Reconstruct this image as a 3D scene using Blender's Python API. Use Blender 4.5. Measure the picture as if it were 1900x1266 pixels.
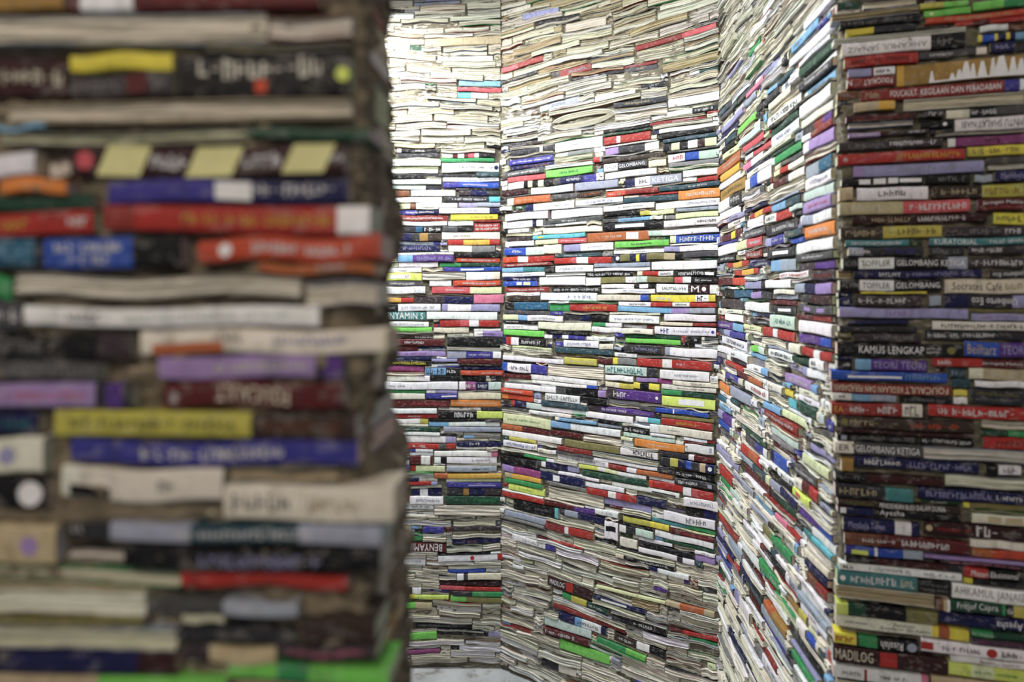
import bpy, math, random
import numpy as np
from mathutils import Matrix, Vector
for o in list(bpy.data.objects): bpy.data.objects.remove(o)
scene = bpy.context.scene
random.seed(7)
RNG = np.random.RandomState(7)
# ---------------------------------------------------------------- camera
F = 1350.0; CX = 950.0; HY = 540.0; EYE = 1.56
cam_d = bpy.data.cameras.new('camera'); cam = bpy.data.objects.new('camera', cam_d)
scene.collection.objects.link(cam); scene.camera = cam
cam.location = (0, 0, EYE); cam.rotation_euler = (math.radians(90), 0, 0)
cam_d.sensor_width = 36; cam_d.lens = F/1900*36
cam_d.shift_y = -(633-HY)/1900
cam_d.clip_start = 0.02
cam_d.dof.use_dof = True; cam_d.dof.focus_distance = 2.25; cam_d.dof.aperture_fstop = 2.2
# ---------------------------------------------------------------- light
world = bpy.data.worlds.new('world'); scene.world = world; world.use_nodes = True
bg = world.node_tree.nodes['Background']
bg.inputs[0].default_value = (0.97, 0.97, 1.0, 1); bg.inputs[1].default_value = 0.24
def area(name, loc, target, size, power, col, sy=None):
    l = bpy.data.lights.new(name, 'AREA'); l.size = size; l.energy = power; l.color = col
    if sy: l.shape = 'RECTANGLE'; l.size_y = sy
    o = bpy.data.objects.new(name, l); scene.collection.objects.link(o); o.location = loc
    o.rotation_euler = (Vector(target)-Vector(loc)).to_track_quat('-Z', 'Y').to_euler()
    return o
area('nook_lamp', (-0.66, 2.58, 2.70), (-0.56, 2.62, 1.6), 0.35, 40, (1.0, 1.0, 0.97), 0.2)
area('nook_lamp', (-0.34, 1.66, 2.80), (0.12, 1.85, 1.5), 0.5, 30, (0.94, 0.97, 1.0), 0.25)
area('room_lamp', (-0.55, -1.1, 2.85), (-0.05, 1.0, 1.4), 1.2, 25, (1.0, 0.86, 0.71), 0.4)
vs = scene.view_settings
vs.view_transform = 'Standard'; vs.look = 'None'; vs.gamma = 1; vs.use_curve_mapping = False; vs.exposure = 0.0
# ---------------------------------------------------------------- colours
PAL = dict(w=(230,230,234), c=(217,211,186), cw=(223,219,203), gy=(128,127,130), k=(20,20,24), dk=(46,46,54), dkp=(60,50,56),
 dkg=(74,74,78), s=(150,160,182), lav=(150,147,200), v=(158,128,196), p=(88,48,145), bv=(58,55,160), n=(24,28,84),
 b=(38,78,195), lb=(110,168,216), cy=(80,185,200), t=(55,130,135), tb=(30,92,130), dt=(42,76,88), gn=(42,150,78),
 dg=(28,72,52), lg=(105,205,70), ly=(205,224,84), py=(212,222,165), y=(225,208,46), yo=(222,165,48), o=(232,128,44),
 ob=(190,92,44), r=(188,42,36), pyl=(214,210,138), ro=(214,66,36), pr=(212,76,86), pk=(226,112,148), mg=(150,60,124), mr=(150,42,38), m=(96,28,30),
 dm=(58,24,27), br=(118,68,44), db=(58,44,36), tn=(188,168,128), oc=(165,122,52), ol=(122,116,62), yl=(190,180,60),
 mt=(188,214,204), mud=(112,104,84))
NAME = dict(w='white', c='cream', cw='off-white', gy='grey', k='black', dk='charcoal', dkp='dark plum-grey', dkg='dark grey',
 s='silver-blue', lav='pale lavender', v='lilac', p='purple', bv='violet-blue', n='navy', b='bright blue', lb='light blue', cy='cyan',
 t='teal', tb='deep petrol-blue', dt='slate-teal', gn='green', dg='dark green', lg='lime green', ly='yellow-lime', py='pale green',
 y='yellow', yo='amber', o='orange', ob='rust-orange', r='red', pyl='pale yellow', ro='orange-red', pr='coral pink', pk='pink', mg='magenta',
 mr='brick-red', m='maroon', dm='very dark maroon', br='brown', db='dark brown', tn='tan', oc='ochre', ol='olive', yl='mustard',
 mt='mint', mud='clay')
def lin(c):
    return tuple((x/12.92 if x <= 0.04045 else ((x+0.055)/1.055)**2.4) for x in [v/255 for v in c])
def soft(v, k=.23):      # printed inks are never fully saturated
    g = .3*v[0]+.59*v[1]+.11*v[2]
    return [x*(1-k)+g*k for x in v]
LIN = {k: lin(soft(v)) for k, v in PAL.items()}
def jit(c, rng, a=0.12):
    f = 1+rng.uniform(-a, a)
    return tuple(min(.92, max(0.003, x*f*(1+rng.uniform(-.04, .04)))) for x in c)
# ---------------------------------------------------------------- materials
def mat(name):
    m = bpy.data.materials.new(name); m.use_nodes = True
    nt = m.node_tree; b = nt.nodes['Principled BSDF']
    return m, nt, b
def nd(nt, t, **kw):
    n = nt.nodes.new(t)
    for k, v in kw.items(): setattr(n, k, v)
    return n
def noise(nt, vec, scale, detail=3, rough=0.5):
    n = nd(nt, 'ShaderNodeTexNoise'); n.inputs['Scale'].default_value = scale
    n.inputs['Detail'].default_value = detail; n.inputs['Roughness'].default_value = rough
    nt.links.new(vec, n.inputs['Vector']); return n.outputs['Fac']
def mapping(nt, vec, sc):
    n = nd(nt, 'ShaderNodeMapping'); n.inputs['Scale'].default_value = sc
    nt.links.new(vec, n.inputs['Vector']); return n.outputs[0]
def ramp(nt, fac, p0, p1, c0=(0,0,0,1), c1=(1,1,1,1)):
    n = nd(nt, 'ShaderNodeValToRGB'); n.color_ramp.elements[0].position = p0; n.color_ramp.elements[1].position = p1
    n.color_ramp.elements[0].color = c0; n.color_ramp.elements[1].color = c1
    nt.links.new(fac, n.inputs[0]); return n.outputs[0]
def mix(nt, fac, a, b, mode='MIX'):
    n = nd(nt, 'ShaderNodeMix', data_type='RGBA', blend_type=mode)
    if isinstance(fac, float): n.inputs[0].default_value = fac
    else: nt.links.new(fac, n.inputs[0])
    for i, x in ((6, a), (7, b)):
        if isinstance(x, tuple): n.inputs[i].default_value = x
        else: nt.links.new(x, n.inputs[i])
    return n.outputs[2]
def bump(nt, h, bsdf, strength, dist):
    n = nd(nt, 'ShaderNodeBump'); n.inputs['Strength'].default_value = strength; n.inputs['Distance'].default_value = dist
    nt.links.new(h, n.inputs['Height']); nt.links.new(n.outputs[0], bsdf.inputs['Normal'])
def book_mat(name, mudlo, rough, stretch, bs, dark, art=0):
    m, nt, b = mat(name)
    at = nd(nt, 'ShaderNodeAttribute', attribute_name='Col'); g = nd(nt, 'ShaderNodeNewGeometry'); pos = g.outputs['Position']
    st = mapping(nt, pos, stretch)
    fine = noise(nt, st, 60, 4, .6)
    col = mix(nt, ramp(nt, fine, .3, .7, (dark, dark, dark*.97, 1)), (0, 0, 0, 1), at.outputs['Color'], 'MIX')
    col = mix(nt, 1.0, at.outputs['Color'], ramp(nt, fine, .3, .65, (dark, dark, dark*.96, 1)), 'MULTIPLY')
    if art:   # faded artwork and rubbed patches printed along the spines
        an = noise(nt, mapping(nt, pos, (1, 1, 2.2)), 55, 3, .7)
        col = mix(nt, ramp(nt, an, .56, .60, (0, 0, 0, 1), (art,)*3+(1,)), col, (.52, .50, .47, 1))
        an2 = noise(nt, mapping(nt, pos, (1.7, 1.7, .8)), 42, 2, .6)
        col = mix(nt, ramp(nt, an2, .58, .61, (0, 0, 0, 1), (art*1.1,)*3+(1,)), col, (.035, .035, .045, 1))
    mk = ramp(nt, noise(nt, pos, 38, 6, .68), mudlo, mudlo+.07)
    mc = mix(nt, ramp(nt, noise(nt, pos, 160, 3), .35, .7), LIN['mud']+(1,), (.32, .29, .22, 1))
    col = mix(nt, mk, col, mc)
    b.inputs['Specular IOR Level'].default_value = .22
    nt.links.new(col, b.inputs['Base Color'])
    nt.links.new(ramp(nt, fine, .2, .8, (rough-.1,)*3+(1,), (rough+.15,)*3+(1,)), b.inputs['Roughness'])
    bump(nt, fine, b, bs, .002)
    return m
M_COVER = book_mat('printed_cover', .635, .5, (1, 1, 1), .12, .80, .17)
M_PAPER = book_mat('page_edges', .66, .85, (.35, .35, 9), .55, .72)
M_INK = book_mat('spine_ink', .66, .55, (1, 1, 1), .05, .85)
def mud_mat(name, c0, c1, c2):
    m, nt, b = mat(name)
    g = nd(nt, 'ShaderNodeNewGeometry'); pos = g.outputs['Position']
    f = noise(nt, pos, 22, 6, .65)
    a = mix(nt, ramp(nt, f, .35, .65), c0, c1)
    a = mix(nt, ramp(nt, noise(nt, mapping(nt, pos, (1, 1, 5)), 30, 4), .58, .68), a, c2)
    nt.links.new(a, b.inputs['Base Color']); b.inputs['Roughness'].default_value = .95
    bump(nt, noise(nt, pos, 140, 6, .7), b, .7, .006)
    return m
M_MUD = mud_mat('clay_mortar', (.10, .09, .064, 1), (.22, .20, .145, 1), (.36, .33, .25, 1))
M_MUD_A = mud_mat('clay_mortar_warm', (.13, .105, .07, 1), (.27, .225, .155, 1), (.40, .33, .24, 1))
def floor_mat():
    m, nt, b = mat('concrete'); g = nd(nt, 'ShaderNodeNewGeometry'); pos = g.outputs['Position']
    a = mix(nt, ramp(nt, noise(nt, pos, 5, 8, .6), .3, .7), (.30, .31, .32, 1), (.55, .57, .58, 1))
    a = mix(nt, ramp(nt, noise(nt, pos, 11, 4, .6), .55, .66), a, (.22, .21, .19, 1))
    a = mix(nt, ramp(nt, noise(nt, pos, 26, 6, .7), .62, .72), a, (.2, .18, .14, 1))
    nt.links.new(a, b.inputs['Base Color']); b.inputs['Roughness'].default_value = .55
    bump(nt, noise(nt, pos, 60, 6), b, .25, .004)
    return m
# ---------------------------------------------------------------- mesh builder
class MB:
    def __init__(s): s.v = []; s.f = []; s.c = []; s.m = []
    def grid(s, rows, colf, m=0):
        """rows: list of lists of points; colf(i,j)->colour"""
        base = len(s.v); n = len(rows[0])
        for r in rows: s.v.extend(r)
        for i in range(len(rows)-1):
            for j in range(n-1):
                a = base+i*n+j
                s.f.append((a, a+1, a+n+1, a+n)); s.c.append(colf(i, j)); s.m.append(m)
    def poly(s, pts, c, m=0):
        b = len(s.v); s.v.extend(pts); s.f.append(tuple(range(b, b+len(pts)))); s.c.append(c); s.m.append(m)
    def add(s, o, M, mat_index):
        b = len(s.v)
        A = np.array(o.v).reshape(-1, 3) @ np.array(M.to_3x3()).T + np.array(M.translation)
        s.v.extend(map(tuple, A)); s.f.extend(tuple(i+b for i in f) for f in o.f); s.c.extend(o.c); s.m.extend([mat_index]*len(o.f))
    def mesh(s, name, mats):
        me = bpy.data.meshes.new(name); me.from_pydata(s.v, [], s.f)
        for x in mats: me.materials.append(x)
        me.polygons.foreach_set('material_index', s.m)
        at = me.color_attributes.new('Col', 'FLOAT_COLOR', 'CORNER')
        arr = np.ones((len(me.loops), 4), dtype=np.float32)
        ls = np.array([len(f) for f in s.f]); arr[:, :3] = np.repeat(np.array(s.c, dtype=np.float32).reshape(-1, 3), ls, axis=0)
        at.data.foreach_set('color', arr.ravel())
        me.update(); return me
    def build(s, name, mats, parent=None):
        o = bpy.data.objects.new(name, s.mesh(name, mats)); scene.collection.objects.link(o)
        if parent is not None: o.parent = parent
        return o
# ---------------------------------------------------------------- lettering
_glyph = {}
def glyphs(txt, bold):
    key = (txt, bold)
    if key not in _glyph:
        cu = bpy.data.curves.new('t', 'FONT'); cu.body = txt; cu.resolution_u = 2; cu.space_character = 1.05
        cu.offset = 0.0
        ob = bpy.data.objects.new('t', cu); scene.collection.objects.link(ob)
        dg = bpy.context.evaluated_depsgraph_get(); me = ob.evaluated_get(dg).to_mesh()
        v = np.array([tuple(x.co)[:2] for x in me.vertices]); f = [tuple(p.vertices) for p in me.polygons]
        v -= v.min(0); w, h = v.max(0); v[:, 0] -= w/2; v[:, 1] -= h/2
        _glyph[key] = (v, f, w, h)
        ob.evaluated_get(dg).to_mesh_clear(); bpy.data.objects.remove(ob); bpy.data.curves.remove(cu)
    return _glyph[key]
# ---------------------------------------------------------------- one book (front at y=0 looking along -y, length x, thickness z)
def make_book(L, T, D, kind, segs, texts, rng, nx=8, wave=.0010, glyph_hi=True):
    cover, pages, inks = MB(), MB(), []
    ph, fr = rng.uniform(0, 6.28), rng.uniform(.6, 1.5)
    amp = wave*rng.uniform(.3, 1.0)
    ph2 = rng.uniform(0, 6.28); ya = rng.uniform(.0005, .002)
    tn = rng.uniform(-.05, .05)*T
    def wz(x, z): return z*(1+.05*math.sin(x*20+ph2)) + amp*math.sin(fr*6.28*x/L+ph) + tn*x/L
    def wy(x): return ya*math.sin(x*16+ph2)
    t = min(.0009, T*.12); r = .0012; bl = min(.0010, T*.06)
    xs = sorted(set([round(-L/2+L*i/nx, 5) for i in range(nx+1)] + [round(-L/2+L*s[0], 5) for s in segs if 0 < s[0] < 1]))
    def segcol(x):
        fx = x/L+.5
        for q in segs:
            if fx <= q[0]+1e-4: return q[1]
        return segs[-1][1]
    def sy(z): return -bl*(1-min(1, (2*z/T)**2))
    arc = [T/2*.86, T/2*.45, 0, -T/2*.45, -T/2*.86]
    out = [(D, T/2), (r, T/2)] + [(sy(z), z) for z in arc] + [(r, -T/2), (D, -T/2)]
    inn = [(D, T/2-t), (r+t, T/2-t)] + [(sy(z)+t*1.3, z*(1-2*t/T)) for z in arc] + [(r+t, -T/2+t), (D, -T/2+t)]
    if kind == 'P':
        out = [(D-y, z) for y, z in out]; inn = [(D-y, z) for y, z in inn]
    rag = [rng.uniform(-.0012, .0012) for _ in xs]
    def P(x, y, z, i=0): return (x, y+wy(x)+(rag[i] if kind == 'P' and y < .001 else 0), wz(x, z))
    colx = [segcol((xs[i]+xs[i+1])/2) for i in range(len(xs)-1)]
    cover.grid([[P(x, y, z, i) for (y, z) in out] for i, x in enumerate(xs)], lambda i, j: colx[i])
    cover.grid([[P(x, y, z, i) for (y, z) in reversed(inn)] for i, x in enumerate(xs)], lambda i, j: (.5, .48, .42))
    for x, c in ((xs[0], colx[0]), (xs[-1], colx[-1])):
        i = 0 if x < 0 else len(xs)-1
        cover.grid([[P(x, y, z, i) for (y, z) in out], [P(x, y, z, i) for (y, z) in inn]], lambda i_, j_: c)
    if kind == 'P':
        for s_ in (0, -1):
            cover.grid([[P(x, out[s_][0], out[s_][1], i), P(x, inn[s_][0], inn[s_][1], i)] for i, x in enumerate(xs)], lambda i, j: colx[i])
    # pages
    hz = T/2-t*1.05; pt = texts_paper = None
    if kind == 'P':
        pc = segs[0][2] if len(segs[0]) > 2 else LIN['c']
        nl = max(4, min(16, int(T/.0016))); zs = [-hz+2*hz*k/nl for k in range(nl+1)]
        lay = [rng.uniform(.0006, .0050) for _ in zs]; tone = [rng.uniform(.38, .72) if rng.random() < (.24 if nx < 20 else .1) else rng.uniform(.88, 1.08) for _ in zs]
        rows = []
        for i, x in enumerate(xs):
            row = [P(x, D-.003, zs[0])]
            row += [P(x, lay[k]+rng.uniform(-.0006, .0006)+.0012*math.sin(x*30+k*.7+ph), zs[k]+rng.uniform(-.25, .25)*2*hz/nl*(0 < k < nl)) for k in range(nl+1)]
            row.append(P(x, D-.003, zs[-1])); rows.append(row)
        pages.grid(rows, lambda i, j: tuple(q*tone[min(nl, max(0, j-1))] for q in pc))
        pages.poly(rows[0][::-1], pc); pages.poly(rows[-1], pc)
    else:
        pc = tuple(q*rng.uniform(.7, 1) for q in LIN['c'])
        y0 = r+t; xe = [xs[0]+.0005]+xs[1:-1]+[xs[-1]-.0005]
        rows = [[P(x, D-.003, hz), P(x, y0, hz), P(x, y0, -hz), P(x, D-.003, -hz), P(x, D-.003, hz)] for x in xe]
        pages.grid(rows, lambda i, j: pc); pages.poly(rows[0][:4][::-1], pc); pages.poly(rows[-1][:4], pc)
    # ink
    def IP(x, z): return (x, wy(x)-bl*1.0-.00022, wz(x, z))
    if kind != 'P':
        for (kd, a, b, col, rot, hs, zc) in texts:
            x0, x1 = -L/2+a*L, -L/2+b*L; H = T*hs
            ink = MB(); inks.append((kd, ink))
            if kd == '*': col = tuple(q*.72 for q in col)
            if kd == '*':      # worn lettering nobody can read any more
                cw = H*.62; n = max(3, min(26, int((x1-x0)/cw))); cw = (x1-x0)/n
                for k in range(n):
                    if rng.random() < .13:
                        xa = x0+(k+.1)*cw; ink.poly([IP(xa, zc*T-H*.08), IP(xa+cw*.6, zc*T-H*.08), IP(xa+cw*.6, zc*T+H*.02), IP(xa, zc*T+H*.02)], col); continue
                    xa = x0+k*cw; ww = cw*rng.uniform(.2, .34); hh = H*rng.choice([.5, .38, .38, .5])
                    zb = zc*T
                    ink.poly([IP(xa, zb-hh), IP(xa+ww, zb-hh), IP(xa+ww, zb+hh), IP(xa, zb+hh)], col)
                    q = rng.random(); zq = zb+rng.choice([-hh*.8, 0, hh*.65])
                    ink.poly([IP(xa+ww, zq-H*.09), IP(xa+cw*.78, zq-H*.09), IP(xa+cw*.78, zq+H*.09), IP(xa+ww, zq+H*.09)], col)
                    if q < .55:
                        xb = xa+cw*.56
                        ink.poly([IP(xb, zb-hh*.9), IP(xb+ww*.8, zb-hh*.9), IP(xb+ww*.8, zb+hh*.5), IP(xb, zb+hh*.5)], col)
            elif kd == '#':    # plain printed block
                ink_n = 4
                z0, z1 = zc*T-H/2, zc*T+H/2
                for k in range(ink_n):
                    xa, xb = x0+(x1-x0)*k/ink_n, x0+(x1-x0)*(k+1)/ink_n
                    for q in range(3):
                        za, zb = z0+(z1-z0)*q/3, z0+(z1-z0)*(q+1)/3
                        ink.poly([IP(xa, za), IP(xb, za), IP(xb, zb), IP(xa, zb)], col)
            elif kd == '/':    # slanted stripe
                sh = H*.45
                for q in range(4):
                    za, zb = -H/2+H*q/4, -H/2+H*(q+1)/4; sa, sb = sh*(q/4-.5), sh*((q+1)/4-.5)
                    ink.poly([IP(x0+sa, za), IP(x1+sa, za), IP(x1+sb, zb), IP(x0+sb, zb)], col)
            elif kd == '^':    # white peaks rising from the lower edge
                for k in range(12):
                    xa, xb = x0+(x1-x0)*(.18+.82*k/12), x0+(x1-x0)*(.18+.82*(k+1)/12)
                    ink.poly([IP(xa, -T*.48), IP(xb, -T*.48), IP(xb, -T*.40), IP(xa, -T*.40)], col)
                for xx, wd, hh in ((.20, .05, .55), (.38, .06, .35), (.44, .07, .5), (.50, .10, .85), (.56, .06, .72), (.64, .09, .8), (.73, .06, .9), (.80, .14, .95), (.90, .08, .85), (.97, .09, .75)):
                    xc = x0+(x1-x0)*xx; w2 = (x1-x0)*wd*.5
                    ink.poly([IP(xc-w2, -T*.47), IP(xc+w2, -T*.47), IP(xc+w2*.35, -T*.47+H*hh), IP(xc-w2*.25, -T*.47+H*hh*.97)], col)
            elif kd == 'O':
                xc = (x0+x1)/2; R_ = H/2
                ink.poly([IP(xc+R_*math.cos(q*math.pi/8), R_*math.sin(q*math.pi/8)) for q in range(16)], col)
            else:
                v, f, w, h = glyphs(kd, True)
                sx = (x1-x0)/w; sz = H/h
                if sz > sx*1.9: sz = sx*1.9
                if sx > sz*1.8: sx = sz*1.8
                sg = -1 if rot else 1; b0 = len(ink.v); xc = (x0+x1)/2
                ink.v.extend(IP(xc+sg*p[0]*sx, zc*T+sg*p[1]*sz) for p in v)
                ink.f.extend(tuple(i+b0 for i in q) for q in f); ink.c.extend([col]*len(f)); ink.m.extend([0]*len(f))
    return cover, pages, inks
def curled_book(L, T, D, rng):
    """a book whose pages bend back round a lens-shaped hollow, open at its left tip"""
    cover, pages = MB(), MB(); n = 9
    for k in range(n):
        a = L/2*(.80+.20*k/(n-1)); b = T/2*(.34+.66*k/(n-1)); yo = rng.uniform(0, .006); th = T*.028
        tone = rng.uniform(.8, 1.05) if k % 3 else .6
        c = tuple(q*tone for q in LIN['c']); mb = cover if k == n-1 else pages
        ring = []
        for q in range(37):
            A = math.radians(-168+336*q/36); ca, sa = math.cos(A), math.sin(A)
            x = a*(abs(ca)**.8)*(1 if ca > 0 else -1); z = b*sa*(1-.12*ca)
            ring.append([(x, yo, z), (x*(1-th/a), yo, z*(1-th/b)), (x*(1-th/a), D, z*(1-th/b)), (x, D, z), (x, yo, z)])
        mb.grid(ring, lambda i, j: c if k < n-1 else LIN['cw'])
    return cover, pages, []
# ---------------------------------------------------------------- walls as planes in plan: left end, right end (as seen)
def P2(px, s): return ((px-CX)/s, F/s)
class Wall:
    def __init__(s, code, p0, p1, name, tilt=0.0):
        s.code = code; s.p0 = np.array(p0); s.p1 = np.array(p1); s.L = float(np.linalg.norm(s.p1-s.p0))
        s.d = (s.p1-s.p0)/s.L; s.a = math.atan2(s.d[1], s.d[0]); s.n = np.array([s.d[1], -s.d[0]]); s.name = name; s.tilt = tilt
    def u(s, px):
        q = (px-CX)/F     # ray x = q*y
        # p0x+u dx = q (p0y+u dy)
        return (q*s.p0[1]-s.p0[0])/(s.d[0]-q*s.d[1])
    def at(s, u): return s.p0+s.d*u
    def z(s, px, py): return EYE+(HY-py)/F*s.at(s.u(px))[1]
    def scale(s, px): return F/s.at(s.u(px))[1]
    def matrix(s, u, z, out, rot):
        p = s.at(u)+s.n*out
        return Matrix.Translation((p[0], p[1], z)) @ Matrix.Rotation(s.a, 4, 'Z') @ Matrix.Rotation(-rot, 4, 'Y')
def ext(p, q, k):   # extend a line beyond q
    p, q = np.array(p), np.array(q); return tuple(q+(q-p)/np.linalg.norm(q-p)*k)
cBC = P2(930, 450); cCD = P2(1335, 560); cDE = P2(1550, 975)
eA = P2(655, 2330); eA0 = P2(0, 2270)
eE = P2(1552, 1000); eE1 = P2(1900, 1068)
WALLS = dict(
 A=Wall('A', ext(eA, eA0, .45), eA, 'blurred near left wall'),
 B=Wall('B', (-1.7, 3.03), cBC, 'narrow far wall'),
 C=Wall('C', cBC, cCD, 'wide far wall'),
 D=Wall('D', cCD, cDE, 'slanting side wall', -.03),
 E=Wall('E', eE, ext(eE, eE1, .5), 'near right wall'))
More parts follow.
